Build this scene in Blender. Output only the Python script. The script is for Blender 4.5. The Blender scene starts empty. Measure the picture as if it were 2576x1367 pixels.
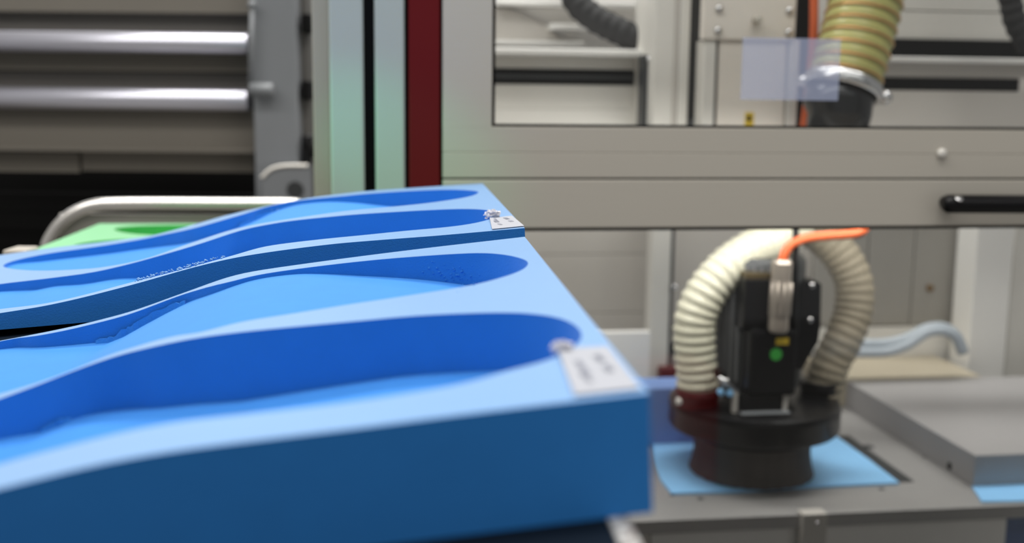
import bpy, bmesh, math, random
from mathutils import Vector, Matrix, geometry
random.seed(7)

# ------------------------------------------------------------------ camera, world, lights, exposure
SC = bpy.context.scene
COL = SC.collection
CAM = Vector((0.0, 0.0, 1.30))
FPX, CX, CY = 2800.0, 1288.0, 683.5
PITCH = math.atan(438.0 / 2800.0)
ROLL = 0.0104
FW = Vector((0, math.cos(PITCH), -math.sin(PITCH)))
R0 = Vector((1, 0, 0)); U0 = Vector((0, math.sin(PITCH), math.cos(PITCH)))
RT = R0 * math.cos(ROLL) + U0 * math.sin(ROLL)
UP = U0 * math.cos(ROLL) - R0 * math.sin(ROLL)
cd = bpy.data.cameras.new('camera'); cam = bpy.data.objects.new('camera', cd); COL.objects.link(cam)
m3 = Matrix((RT, UP, -FW)).transposed()
cam.matrix_world = Matrix.Translation(CAM) @ m3.to_4x4()
cd.sensor_width = 36.0; cd.lens = 36.0 * FPX / 2576.0
cd.clip_start = 0.02; cd.clip_end = 60
cd.dof.use_dof = True; cd.dof.focus_distance = 0.80; cd.dof.aperture_fstop = 5.0
SC.camera = cam
vs = SC.view_settings
SC.display_settings.display_device = 'sRGB'
vs.view_transform = 'Standard'; vs.look = 'None'; vs.gamma = 1.0; vs.use_curve_mapping = False
vs.exposure = 0.0
SC.cycles.use_denoising = True
SC.cycles.max_bounces = 10; SC.cycles.diffuse_bounces = 6; SC.cycles.glossy_bounces = 5
SC.cycles.transmission_bounces = 8; SC.cycles.transparent_max_bounces = 12
SC.cycles.caustics_reflective = False; SC.cycles.caustics_refractive = False
SC.cycles.sample_clamp_indirect = 4.0

W = bpy.data.worlds.new('hall'); SC.world = W; W.use_nodes = True
W.node_tree.nodes['Background'].inputs[0].default_value = (1.0, 0.98, 0.95, 1)
W.node_tree.nodes['Background'].inputs[1].default_value = 0.25

def area(name, loc, size, sizey, power, target=None, color=(1, 1, 1)):
    l = bpy.data.lights.new(name, 'AREA'); l.shape = 'RECTANGLE'; l.size = size; l.size_y = sizey
    l.energy = power; l.color = color
    o = bpy.data.objects.new(name, l); COL.objects.link(o); o.location = loc
    if target is not None:
        o.rotation_euler = (Vector(target) - Vector(loc)).to_track_quat('-Z', 'Y').to_euler()
    return o
area('ceiling_lamp', (-0.8, 0.80, 3.0), 4.0, 0.5, 48, None, (1.0, 0.97, 0.93))
area('ceiling_lamp', (0.2, 2.4, 3.6), 4.0, 0.5, 110, None, (1.0, 0.97, 0.93))
area('ceiling_lamp', (-1.0, -0.9, 3.3), 9.0, 0.5, 50, None, (1.0, 0.97, 0.93))
area('rear_sheen_light', (0.0, 5.5, 3.0), 9.0, 1.6, 130, (0.0, 0.0, 2.2), (0.96, 0.98, 1.0))  # unseen light added at the rear to whiten the foam tops

gl = bpy.data.lights.new('green_tint_spot', 'SPOT'); gl.energy = 34; gl.color = (0.05, 1.0, 0.38); gl.spot_size = math.radians(9); gl.spot_blend = 1.0; gl.shadow_soft_size = 0.02  # added out-of-view spot that gives the corner posts their green tinge
go = bpy.data.objects.new('green_tint_spot', gl); COL.objects.link(go); go.location = (-1.15, 0.35, 1.75)
go.rotation_euler = (Vector((-0.18, 1.39, 1.245)) - go.location).to_track_quat('-Z', 'Y').to_euler()

# ------------------------------------------------------------------ geometry of the view (pixel -> real point at a real depth)
def ray(px, py):
    return FW + RT * ((px - CX) / FPX) - UP * ((py - CY) / FPX)
def at(px, py, Y):
    d = ray(px, py); return CAM + d * (Y / d.y)
def on_z(px, py, z):
    d = ray(px, py); return CAM + d * ((z - CAM.z) / d.z)
def solve(px, py, o, e1, e2):
    """ray meets the plane o + a e1 + b e2 -> (a, b)"""
    d = ray(px, py)
    m = Matrix((e1, e2, -d)).transposed()
    r = m.inverted() @ (CAM - o)
    return r.x, r.y
# machine axes (the enclosure stands turned by 8 degrees)
PSI = math.radians(8.0)
MX = Vector((math.cos(PSI), math.sin(PSI), 0)); MY = Vector((-math.sin(PSI), math.cos(PSI), 0)); MZ = Vector((0, 0, 1))
MO = at(1113, 450, 1.42); MO.z = 0.0
def mw(a, b, z): return MO + MX * a + MY * b + MZ * z
def mp(px, py, b):
    return solve(px, py, MO + MY * b, MX, MZ)
def mpt(px, py, b):
    a, z = mp(px, py, b); return mw(a, b, z)
def on_table(px, py, z):
    p = on_z(px, py, z) - MO
    return p.dot(MX), p.dot(MY)

# ------------------------------------------------------------------ materials
def mat(name, col, rough=0.5, metal=0.0, spec=0.5, noise=0.0, nscale=40.0, bump=0.0, bscale=200.0, trans=0.0, alpha=1.0,
        coat=0.0, stretch=None, emit=None, sss=0.0, ior=1.45, sheen=0.0):
    m = bpy.data.materials.new(name); m.use_nodes = True
    nt = m.node_tree; b = nt.nodes['Principled BSDF']; L = nt.links
    b.inputs['Base Color'].default_value = (*col, 1); b.inputs['Roughness'].default_value = rough
    b.inputs['Metallic'].default_value = metal; b.inputs['Specular IOR Level'].default_value = spec
    b.inputs['Transmission Weight'].default_value = trans; b.inputs['Alpha'].default_value = alpha
    b.inputs['Coat Weight'].default_value = coat; b.inputs['IOR'].default_value = ior
    if sheen:
        b.inputs['Sheen Weight'].default_value = sheen; b.inputs['Sheen Roughness'].default_value = 0.5
    if emit:
        b.inputs['Emission Color'].default_value = (*emit[0], 1); b.inputs['Emission Strength'].default_value = emit[1]
    if noise or bump:
        tc = nt.nodes.new('ShaderNodeTexCoord')
        src = tc.outputs['Object']
        if stretch:
            mpn = nt.nodes.new('ShaderNodeMapping'); mpn.inputs['Scale'].default_value = stretch
            L.new(src, mpn.inputs[0]); src = mpn.outputs[0]
    if noise:
        n = nt.nodes.new('ShaderNodeTexNoise'); n.inputs['Scale'].default_value = nscale; n.inputs['Detail'].default_value = 5
        L.new(src, n.inputs['Vector'])
        mx = nt.nodes.new('ShaderNodeMix'); mx.data_type = 'RGBA'
        mx.inputs[6].default_value = (*[c * (1 - noise) for c in col], 1)
        mx.inputs[7].default_value = (*[min(1, c * (1 + noise)) for c in col], 1)
        L.new(n.outputs[0], mx.inputs[0]); L.new(mx.outputs[2], b.inputs['Base Color'])
    if bump:
        n2 = nt.nodes.new('ShaderNodeTexNoise'); n2.inputs['Scale'].default_value = bscale; n2.inputs['Detail'].default_value = 3
        L.new(src, n2.inputs['Vector'])
        bp = nt.nodes.new('ShaderNodeBump'); bp.inputs['Strength'].default_value = bump; bp.inputs['Distance'].default_value = 0.001
        L.new(n2.outputs[0], bp.inputs['Height']); L.new(bp.outputs[0], b.inputs['Normal'])
    return m

def glass_mat(name, tint, fac, spec_fac=1.0):
    m = bpy.data.materials.new(name); m.use_nodes = True
    nt = m.node_tree; nt.nodes.clear(); L = nt.links
    out = nt.nodes.new('ShaderNodeOutputMaterial'); tr = nt.nodes.new('ShaderNodeBsdfTransparent')
    gl = nt.nodes.new('ShaderNodeBsdfGlossy'); mx = nt.nodes.new('ShaderNodeMixShader'); fr = nt.nodes.new('ShaderNodeFresnel')
    tr.inputs[0].default_value = (*tint, 1); gl.inputs['Roughness'].default_value = 0.02
    fr.inputs[0].default_value = 1.40
    L.new(fr.outputs[0], mx.inputs[0]); L.new(tr.outputs[0], mx.inputs[1]); L.new(gl.outputs[0], mx.inputs[2])
    L.new(mx.outputs[0], out.inputs[0]); return m

def glare_mat(name, col, fac):
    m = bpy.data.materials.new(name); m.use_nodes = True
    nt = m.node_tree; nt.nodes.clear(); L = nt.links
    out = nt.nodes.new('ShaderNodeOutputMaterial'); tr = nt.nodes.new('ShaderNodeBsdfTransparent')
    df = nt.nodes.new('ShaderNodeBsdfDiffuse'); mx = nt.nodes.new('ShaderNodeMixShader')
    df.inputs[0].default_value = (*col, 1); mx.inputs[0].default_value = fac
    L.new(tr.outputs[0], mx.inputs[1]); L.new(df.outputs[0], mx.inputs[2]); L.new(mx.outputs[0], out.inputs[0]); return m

M = {}
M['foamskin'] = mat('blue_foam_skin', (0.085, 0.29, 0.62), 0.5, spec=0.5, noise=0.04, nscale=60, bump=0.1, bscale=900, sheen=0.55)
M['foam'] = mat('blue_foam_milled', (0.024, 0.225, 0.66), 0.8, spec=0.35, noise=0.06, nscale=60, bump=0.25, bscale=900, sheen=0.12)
M['greenskin'] = mat('green_foam_skin', (0.16, 0.62, 0.24), 0.5, noise=0.04, nscale=60, bump=0.1, bscale=900, sheen=0.55)
M['green'] = mat('green_foam_milled', (0.07, 0.50, 0.12), 0.8, noise=0.06, nscale=60, bump=0.2, bscale=900, sheen=0.12)
M['paper'] = mat('white_paper', (0.36, 0.375, 0.42), 0.6, noise=0.03, nscale=80)
M['print'] = mat('grey_print', (0.21, 0.225, 0.28), 0.7, noise=0.1)
M['alu'] = mat('anodised_aluminium', (0.58, 0.55, 0.485), 0.45, metal=0.2, noise=0.03, nscale=14, stretch=(1, 1, 60))
M['alulight'] = mat('pale_aluminium', (0.76, 0.74, 0.69), 0.4, metal=0.15, noise=0.03, nscale=14)
M['panel'] = mat('grey_sheet_metal', (0.56, 0.53, 0.49), 0.45, metal=0.15, noise=0.04, nscale=8)
M['paint'] = mat('pale_painted_post', (0.45, 0.50, 0.475), 0.35, noise=0.03, nscale=10)
M['beige'] = mat('beige_painted_steel', (0.46, 0.42, 0.36), 0.4, noise=0.03, nscale=10)
M['red'] = mat('dark_red_paint', (0.13, 0.008, 0.010), 0.55, spec=0.15, noise=0.06, nscale=10)
M['black'] = mat('black_rubber', (0.004, 0.004, 0.004), 0.7, spec=0.15, noise=0.1)
M['gloss'] = mat('black_plastic', (0.004, 0.004, 0.005), 0.28, spec=0.35, noise=0.1)
M['sleeve'] = mat('dark_rubber_sleeve', (0.03, 0.03, 0.031), 0.7, spec=0.3, noise=0.1)
M['tip'] = mat('torn_white_paper', (0.62, 0.62, 0.68), 0.7)
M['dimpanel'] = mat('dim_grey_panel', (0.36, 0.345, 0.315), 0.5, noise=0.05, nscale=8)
M['dark'] = mat('dark_grey_metal', (0.045, 0.048, 0.05), 0.4, metal=0.3, noise=0.1, nscale=20)
M['dgrey'] = mat('dull_grey_metal', (0.13, 0.125, 0.115), 0.5, metal=0.1, noise=0.08, nscale=8)
M['mgrey'] = mat('blue_grey_metal', (0.21, 0.222, 0.235), 0.45, metal=0.1, noise=0.05, nscale=8)
M['steel'] = mat('bright_steel', (0.72, 0.72, 0.73), 0.25, metal=1.0, noise=0.03, nscale=20)
M['tube'] = mat('satin_tube', (0.94, 0.91, 0.87), 0.24, metal=0.85, noise=0.05, nscale=30)
M['rollm'] = mat('polished_roller', (0.82, 0.82, 0.92), 0.30, metal=0.8, noise=0.02, nscale=10)
M['white'] = mat('white_panel', (0.86, 0.85, 0.82), 0.45, noise=0.03, nscale=6)
M['orange'] = mat('orange_cable', (0.66, 0.13, 0.04), 0.4, noise=0.06, nscale=40)
M['yellow'] = mat('yellow_sticker', (0.60, 0.42, 0.03), 0.5, noise=0.05)
M['greendot'] = mat('green_dot', (0.05, 0.40, 0.06), 0.5, noise=0.04)
M['slab'] = mat('milled_aluminium', (0.34, 0.33, 0.33), 0.42, metal=0.1, noise=0.08, nscale=5, bump=0.05, bscale=60)
M['table'] = mat('machine_table', (0.36, 0.352, 0.345), 0.42, metal=0.3, noise=0.1, nscale=9)
M['tabledark'] = mat('machine_table_front', (0.80, 0.78, 0.75), 0.5, metal=0.1, noise=0.1, nscale=9)
M['fin'] = mat('grey_cooling_fins', (0.17, 0.17, 0.175), 0.4, metal=0.2, noise=0.06, nscale=20)
M['outlet'] = mat('dark_metal_outlet', (0.06, 0.062, 0.065), 0.22, metal=0.75, noise=0.1, nscale=10)
M['plate'] = mat('bead_blasted_plate', (0.78, 0.73, 0.66), 0.45, metal=0.1, noise=0.04, nscale=10)
M['wall_reflection'] = mat('beige_wall_reflection', (0.42, 0.37, 0.28), 0.5, noise=0.06, nscale=12)
M['sheet'] = mat('pale_blue_sheet', (0.28, 0.60, 0.98), 0.5, noise=0.05, nscale=20)
M['brush'] = mat('dark_brush_bristles', (0.070, 0.060, 0.054), 0.7, noise=0.35, nscale=60, stretch=(1, 1, 0.05), bump=0.4, bscale=300)
M['maroon'] = mat('maroon_reflection', (0.075, 0.012, 0.014), 0.4, noise=0.1)  # tint of the red reflection put into the colour
M['hose'] = mat('clear_ribbed_hose', (0.74, 0.72, 0.57), 0.22, noise=0.06, nscale=20, alpha=0.86, spec=0.6)
M['hose2'] = mat('clouded_ribbed_hose', (0.31, 0.27, 0.20), 0.5, noise=0.06, nscale=20, alpha=0.72, spec=0.3)
M['yhose'] = mat('yellow_green_hose', (0.48, 0.46, 0.16), 0.32, noise=0.06, nscale=20, alpha=0.95)
M['copper'] = mat('coppery_wire', (0.72, 0.40, 0.17), 0.28, metal=0.7, noise=0.05)
M['bluehose'] = mat('blue_grey_air_hose', (0.44, 0.49, 0.54), 0.3, noise=0.05, alpha=0.8)
M['pane'] = glass_mat('clear_acrylic', (0.93, 0.94, 0.94), 1)
M['pane_glare'] = glare_mat('lavender_glare', (0.66, 0.74, 1.0), 0.30)
M['deck'] = mat('dark_blue_cart_deck', (0.006, 0.012, 0.022), 0.8, spec=0.1, noise=0.2, nscale=12)
M['floor'] = mat('grey_concrete', (0.20, 0.195, 0.185), 0.7, noise=0.15, nscale=6)
M['wall'] = mat('dark_hall_wall', (0.05, 0.05, 0.05), 0.8, noise=0.1, nscale=3)
def chipped():
    m = mat('chipped_white_edge', (0.62, 0.62, 0.60), 0.55)
    nt = m.node_tree; b = nt.nodes['Principled BSDF']
    tc = nt.nodes.new('ShaderNodeTexCoord'); n = nt.nodes.new('ShaderNodeTexNoise'); n.inputs['Scale'].default_value = 260; n.inputs['Detail'].default_value = 4
    r = nt.nodes.new('ShaderNodeValToRGB')
    e = r.color_ramp.elements; e[0].position = 0.40; e[0].color = (0.12, 0.06, 0.04, 1); e[1].position = 0.50; e[1].color = (0.62, 0.62, 0.60, 1)
    nt.links.new(tc.outputs['Object'], n.inputs['Vector']); nt.links.new(n.outputs[0], r.inputs[0]); nt.links.new(r.outputs[0], b.inputs['Base Color'])
    return m
M['chip'] = chipped()

# ------------------------------------------------------------------ builders
def thing(name, label, cat, loc, group=None, kind=None):
    o = bpy.data.objects.new(name, None); COL.objects.link(o); o.location = loc; o.empty_display_size = 0.02
    o['label'] = label; o['category'] = cat
    if group: o['group'] = group
    if kind: o['kind'] = kind
    return o
def tag(o, label, cat, group=None):
    o['label'] = label; o['category'] = cat
    if group: o['group'] = group
    return o
def wloc(o):
    v = Vector((0, 0, 0))
    while o is not None:
        v += o.location; o = o.parent
    return v
def finish(name, bm, m, parent=None, smooth=False, label=None, loc=None):
    me = bpy.data.meshes.new(name)
    off = wloc(parent) if parent else (Vector(loc) if loc is not None else Vector((0, 0, 0)))
    bmesh.ops.translate(bm, verts=bm.verts, vec=-off)
    bm.normal_update(); bm.to_mesh(me); bm.free()
    for p in me.polygons: p.use_smooth = smooth
    if m is not None: me.materials.append(m)
    o = bpy.data.objects.new(name, me); COL.objects.link(o)
    if parent: o.parent = parent
    else: o.location = off
    if label: o['label'] = label
    return o
def box_bm(bm, c8, bev=0.0):
    """c8: eight corners, bottom ring then top ring"""
    v = [bm.verts.new(p) for p in c8]
    fs = [(3, 2, 1, 0), (4, 5, 6, 7), (0, 1, 5, 4), (1, 2, 6, 5), (2, 3, 7, 6), (3, 0, 4, 7)]
    f = [bm.faces.new([v[i] for i in q]) for q in fs]
    if bev:
        es = list({e for q in f for e in q.edges})
        bmesh.ops.bevel(bm, geom=es, offset=bev, segments=2, affect='EDGES', profile=0.5)
def frame_box(f, x0, x1, y0, y1, z0, z1):
    return [f(x0, y0, z0), f(x1, y0, z0), f(x1, y1, z0), f(x0, y1, z0), f(x0, y0, z1), f(x1, y0, z1), f(x1, y1, z1), f(x0, y1, z1)]
def mbox(name, px0, px1, py0, py1, b0, b1, m, parent, bev=0.0008, label=None):
    """box in machine axes whose front face at depth b0 spans the given picture rectangle"""
    pm, qm = (px0 + px1) / 2, (py0 + py1) / 2
    a0 = mp(px0, qm, b0)[0]; a1 = mp(px1, qm, b0)[0]; z1 = mp(pm, py0, b0)[1]; z0 = mp(pm, py1, b0)[1]
    bm = bmesh.new(); box_bm(bm, frame_box(mw, a0, a1, b0, b1, z0, z1), bev)
    return finish(name, bm, m, parent, label=label)
def abox(name, a0, a1, b0, b1, z0, z1, m, parent, bev=0.0008, label=None):
    bm = bmesh.new(); box_bm(bm, frame_box(mw, a0, a1, b0, b1, z0, z1), bev)
    return finish(name, bm, m, parent, label=label)
def wf(x, y, z): return Vector((x, y, z))
def wbox(name, x0, x1, y0, y1, z0, z1, m, parent=None, bev=0.001, label=None):
    bm = bmesh.new(); box_bm(bm, frame_box(wf, x0, x1, y0, y1, z0, z1), bev)
    return finish(name, bm, m, parent, label=label)
def pbox(name, px0, px1, py0, py1, Y, dep, m, parent=None, bev=0.001, label=None):
    pm, qm = (px0 + px1) / 2, (py0 + py1) / 2
    return wbox(name, at(px0, qm, Y).x, at(px1, qm, Y).x, Y, Y + dep, at(pm, py1, Y).z, at(pm, py0, Y).z, m, parent, bev, label)
def spline(pts, n):
    out = []
    P = [pts[0] * 2 - pts[1]] + list(pts) + [pts[-1] * 2 - pts[-2]]
    for i in range(1, len(P) - 2):
        for k in range(n):
            t = k / n; a, b, c, d = P[i - 1], P[i], P[i + 1], P[i + 2]
            out.append(0.5 * ((2 * b) + (c - a) * t + (2 * a - 5 * b + 4 * c - d) * t * t + (3 * b - a - 3 * c + d) * t ** 3))
    out.append(pts[-1]); return out
def resample(pts, step):
    out = [pts[0]]; acc = 0.0
    for a, b in zip(pts, pts[1:]):
        L = (b - a).length; 
        if L == 0: continue
        t = step - acc
        while t <= L:
            out.append(a + (b - a) * (t / L)); t += step
        acc = L - (t - step)
    return out
def tube_bm(bm, pts, rad, seg=16, cap=True):
    """sweep a circle; rad is a number or a list"""
    n = len(pts); T = []
    for i in range(n):
        T.append((pts[min(i + 1, n - 1)] - pts[max(i - 1, 0)]).normalized())
    ref = Vector((0, 0, 1)) if abs(T[0].z) < 0.9 else Vector((0, 1, 0))
    u = T[0].cross(ref).normalized(); rings = []
    for i in range(n):
        u = (u - T[i] * u.dot(T[i])).normalized(); v = T[i].cross(u)
        r = rad[i] if isinstance(rad, (list, tuple)) else rad
        rings.append([bm.verts.new(pts[i] + (u * math.cos(2 * math.pi * k / seg) + v * math.sin(2 * math.pi * k / seg)) * r) for k in range(seg)])
    for A, B in zip(rings, rings[1:]):
        for k in range(seg):
            bm.faces.new((A[k], A[(k + 1) % seg], B[(k + 1) % seg], B[k]))
    if cap:
        bm.faces.new(rings[0][::-1]); bm.faces.new(rings[-1])
def tube(name, pts, rad, m, parent=None, seg=16, label=None, smooth=True):
    bm = bmesh.new(); tube_bm(bm, pts, rad, seg); return finish(name, bm, m, parent, smooth, label)
def cyl(name, c, axis, r, h, m, parent=None, seg=24, bev=0.0, label=None, r2=None):
    """cylinder from c along axis with a small rounded rim at the far end"""
    axis = Vector(axis).normalized(); r2 = r if r2 is None else r2
    b = min(bev, r2 * 0.6, h * 0.45)
    P = [c, c + axis * (h - b)] + ([c + axis * (h - b * 0.3), c + axis * h] if b else [])
    R = [r, r2 if not b else r + (r2 - r) * (1 - b / h)] + ([r2 - b * 0.3, r2 - b] if b else [])
    if not b: P[1] = c + axis * h; R[1] = r2
    bm = bmesh.new(); tube_bm(bm, P, R, seg); o = finish(name, bm, m, parent, False, label)
    for p in o.data.polygons: p.use_smooth = len(p.vertices) == 4
    return o
def bolt(name, c, axis, r, h, m, parent):
    axis = Vector(axis).normalized()
    prof = [(0, r), (0.5, r), (0.8, r * 0.85), (1.0, r * 0.5)]
    bm = bmesh.new(); tube_bm(bm, [c + axis * (h * t) for t, _ in prof], [q for _, q in prof], 14)
    return finish(name, bm, m, parent, True)
def ribbed(name, pts, r, pitch, depth, m, parent, seg=28, label=None):
    step = pitch / 8; P = resample(spline(pts, 24), step)
    R = [r * (1 + depth * math.cos(2 * math.pi * i / 8)) for i in range(len(P))]
    return tube(name, P, R, m, parent, seg, label)
def lathe_z(name, c, prof, m, parent, seg=40, label=None, smooth=True, wave=0.0):
    bm = bmesh.new(); rings = []
    for j, (r, z) in enumerate(prof):
        rings.append([bm.verts.new(Vector((c[0] + r * math.cos(2 * math.pi * k / seg), c[1] + r * math.sin(2 * math.pi * k / seg),
                     z + (wave * math.sin(k * 2.3) if wave and j == len(prof) - 1 else 0)))) for k in range(seg)])
    for A, B in zip(rings, rings[1:]):
        for k in range(seg): bm.faces.new((A[k], A[(k + 1) % seg], B[(k + 1) % seg], B[k]))
    bm.faces.new(rings[0]); bm.faces.new(rings[-1][::-1])
    bmesh.ops.recalc_face_normals(bm, faces=bm.faces)
    o = finish(name, bm, m, parent, smooth, label)
    if smooth:
        for p in o.data.polygons:
            if len(p.vertices) > 4: p.use_smooth = False
        o.data.set_sharp_from_angle(angle=math.radians(38))
    return o

# ------------------------------------------------------------------ the hall
def structure(o): o['kind'] = 'structure'; return o
structure(wbox('floor', -5, 5, -3.0, 6.0, -0.1, 0.0, M['floor'], None, 0))
structure(wbox('wall_back', -5, 5, 5.6, 5.8, 0.0, 5.0, M['wall'], None, 0))

# ------------------------------------------------------------------ foam blocks
def interp(tab, x):
    if x <= tab[0][0]:
        (x0, y0), (x1, y1) = tab[0], tab[1]
        return y0 if len(tab) < 2 else y0 + (y1 - y0) / (x1 - x0) * (x - x0) * 0.0
    for (x0, y0), (x1, y1) in zip(tab, tab[1:]):
        if x <= x1:
            t = (x - x0) / (x1 - x0); return y0 + (y1 - y0) * t
    return tab[-1][1]
def smooth_tab(tab, n=3):
    """dense, gently smoothed copy of a table"""
    lo, hi = tab[0][0], tab[-1][0]; N = 90
    ys = [interp(tab, lo + (hi - lo) * i / N) for i in range(N + 1)]
    for _ in range(n):
        ys = [ys[0]] + [(ys[i - 1] + 2 * ys[i] + ys[i + 1]) / 4 for i in range(1, N)] + [ys[-1]]
    return [(lo + (hi - lo) * i / N, ys[i]) for i in range(N + 1)]

ALPHA, TAU, LEAN = math.radians(6.0), math.radians(5.5), math.radians(3.3)
EU = Vector((-math.cos(ALPHA) * math.cos(TAU), -math.sin(ALPHA) * math.cos(TAU), -math.sin(TAU)))
EW = Vector((-math.sin(LEAN) * math.cos(ALPHA), -math.sin(LEAN) * math.sin(ALPHA), math.cos(LEAN)))

class Block:
    """a foam block: local axes s (towards its thin end), t (depth), w (up); O is its near bottom corner at the thick end"""
    def __init__(self, O, U, V, Wv, T, front, rear, S):
        self.O, self.U, self.V, self.W, self.T, self.S = O, U, V, Wv, T, S
        f = sorted([solve(x, y, O, U, Wv) for x, y in front]); r = sorted([solve(x, y, O + V * T, U, Wv) for x, y in rear])
        self.f, self.r = smooth_tab(self.ext(f)), smooth_tab(self.ext(r))
    def ext(self, tab):
        s1, w1 = tab[-1]; k = (tab[-1][1] - tab[-3][1]) / (tab[-1][0] - tab[-3][0])
        d = self.S - s1
        if d > 0: tab = tab + [(s1 + d * 0.4, w1 + k * d * 0.36), (self.S, w1 + k * d * 0.62)]
        return tab
    def top(self, s, t):
        q = min(max(t / self.T, 0), 1); return max(0.004 + self.bot(s), interp(self.f, s) * (1 - q) + interp(self.r, s) * q)
    lift = 0.0
    def bot(self, s): return self.lift * max(0.0, s - 0.06)
    def p(self, s, t, w): return self.O + self.U * s + self.V * t + self.W * w
    def hit(self, px, py):
        w = 0.04
        for _ in range(60):
            s, t = solve(px, py, self.O + self.W * w, self.U, self.V)
            w += (self.top(s, t) - w) * 0.5
        return s, t
def inside(p, poly):
    c = False; n = len(poly); x, y = p
    for i in range(n):
        (x0, y0), (x1, y1) = poly[i], poly[i - 1]
        if (y0 > y) != (y1 > y) and x < (x1 - x0) * (y - y0) / (y1 - y0) + x0: c = not c
    return c
def dense_loop(pts, step):
    v = [Vector((a, b, 0)) for a, b in pts]; n = len(v); out = []
    for i in range(n):
        a, b, c, d = v[i - 1], v[i], v[(i + 1) % n], v[(i + 2) % n]
        k = max(2, int((c - b).length / step))
        for j in range(k):
            t = j / k
            q = 0.5 * ((2 * b) + (c - a) * t + (2 * a - 5 * b + 4 * c - d) * t * t + (3 * b - a - 3 * c + d) * t ** 3)
            out.append((q.x, q.y))
    for _ in range(2):
        m = len(out); out = [((out[i - 1][0] + 2 * out[i][0] + out[(i + 1) % m][0]) / 4, (out[i - 1][1] + 2 * out[i][1] + out[(i + 1) % m][1]) / 4) for i in range(m)]
    return out
def triangulate(loops, extra):
    vs, es = [], []
    for lp in loops:
        k = len(vs); vs += [Vector(p) for p in lp]; n = len(lp); es += [(k + i, k + (i + 1) % n) for i in range(n)]
    vs += [Vector(p) for p in extra]
    r = geometry.delaunay_2d_cdt(vs, es, [], 0, 1e-7)
    return r[0], r[2]
def far_from(p, loops, d):
    return all((p[0] - a) ** 2 + (p[1] - b) ** 2 > d * d for lp in loops for a, b in lp)
def block_body(name, B, cavs, m, skin, parent, step=0.004, grid=0.012, rimr=0.0):
    """cavs: list of (loop in s,t ; depth table over s)"""
    bm = bmesh.new(); nS, nT = int(B.S / 0.006), 14
    outer = [(B.S * i / nS, 0) for i in range(nS)] + [(B.S, B.T * j / nT) for j in range(nT)] + \
            [(B.S * (nS - i) / nS, B.T) for i in range(nS)] + [(0, B.T * (nT - j) / nT) for j in range(nT)]
    loops = [c[0] for c in cavs]
    gx = [(grid * (i + 0.5), grid * (j + 0.5)) for i in range(int(B.S / grid)) for j in range(int(B.T / grid))]
    ext = [q for q in gx if not any(inside(q, l) for l in loops) and far_from(q, loops, grid * 0.5) and q[0] < B.S - grid * .5 and q[1] < B.T - grid * .5]
    vs2, tris = triangulate([outer] + loops, ext)
    vv = [bm.verts.new(B.p(q.x, q.y, B.top(q.x, q.y))) for q in vs2]
    for t in tris:
        c = ((vs2[t[0]].x + vs2[t[1]].x + vs2[t[2]].x) / 3, (vs2[t[0]].y + vs2[t[1]].y + vs2[t[2]].y) / 3)
        if not any(inside(c, l) for l in loops):
            try: bm.faces.new([vv[i] for i in t]).material_index = 1
            except ValueError: pass
    for lp, dep in cavs:
        fl = lambda s, t: max(0.0012 + B.bot(s), B.top(s, t) - dep(s, t))
        n = len(lp); K = 4; rings = []
        for k in range(K + 1):
            rings.append([bm.verts.new(B.p(s, t, B.top(s, t) + (fl(s, t) - B.top(s, t)) * k / K)) for s, t in lp])
        for A, Bq in zip(rings, rings[1:]):
            for i in range(n):
                bm.faces.new((A[i], Bq[i], Bq[(i + 1) % n], A[(i + 1) % n]))
        ins = [(q[0] * 1.0, q[1] * 1.0) for q in gx if inside(q, lp) and far_from(q, [lp], grid * 0.4)]
        v2, tr = triangulate([lp], ins)
        ff = [bm.verts.new(B.p(q.x, q.y, fl(q.x, q.y))) for q in v2]
        for t in tr:
            c = (sum(v2[i].x for i in t) / 3, sum(v2[i].y for i in t) / 3)
            if inside(c, lp):
                bm.faces.new([ff[i] for i in t])
    # outer sides and bottom
    ot = [bm.verts.new(B.p(s, t, B.top(s, t))) for s, t in outer]; ob = [bm.verts.new(B.p(s, t, B.bot(s))) for s, t in outer]
    n = len(outer)
    corner = []
    for i in range(n): bm.faces.new((ot[i], ot[(i + 1) % n], ob[(i + 1) % n], ob[i]))
    st = [0.0, 0.06, B.S]
    for q0, q1 in zip(st, st[1:]):
        bm.faces.new([bm.verts.new(B.p(s, t, B.bot(s))) for s, t in ((q0, 0), (q1, 0), (q1, B.T), (q0, B.T))])
    bmesh.ops.recalc_face_normals(bm, faces=bm.faces)
    up = B.W
    bm.normal_update()
    o = finish(name, bm, m, parent, True); o.data.materials.append(skin)
    o.data.set_sharp_from_angle(angle=math.radians(40))
    return o

# front block frame
D1 = 0.373
def depth_pt(px, py, D): return CAM + ray(px, py) * D
O1 = depth_pt(1642, 1290, D1)
s_, w_ = solve(1635, 989, O1, EU, EW)
H1 = w_
T0 = depth_pt(1635, 989, D1)
zR = O1 + EW * H1
R1 = on_z(1320, 597, zR.z); V1 = R1 - zR; T1 = V1.length; EV1 = V1.normalized()
front1 = [(1632, 989), (1388, 1017), (1144, 1046), (900, 1078), (683, 1104), (488, 1128), (390, 1142), (244, 1169), (122, 1199), (0, 1231)]
rear1 = [(1320, 596), (1092, 622), (970, 637), (846, 653), (723, 670), (640, 682), (572, 696), (505, 722), (420, 752), (337, 783), (202, 818), (100, 839), (0, 858)]
B1 = Block(O1, EU, EV1, EW, T1, front1, rear1, 0.62)
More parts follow.
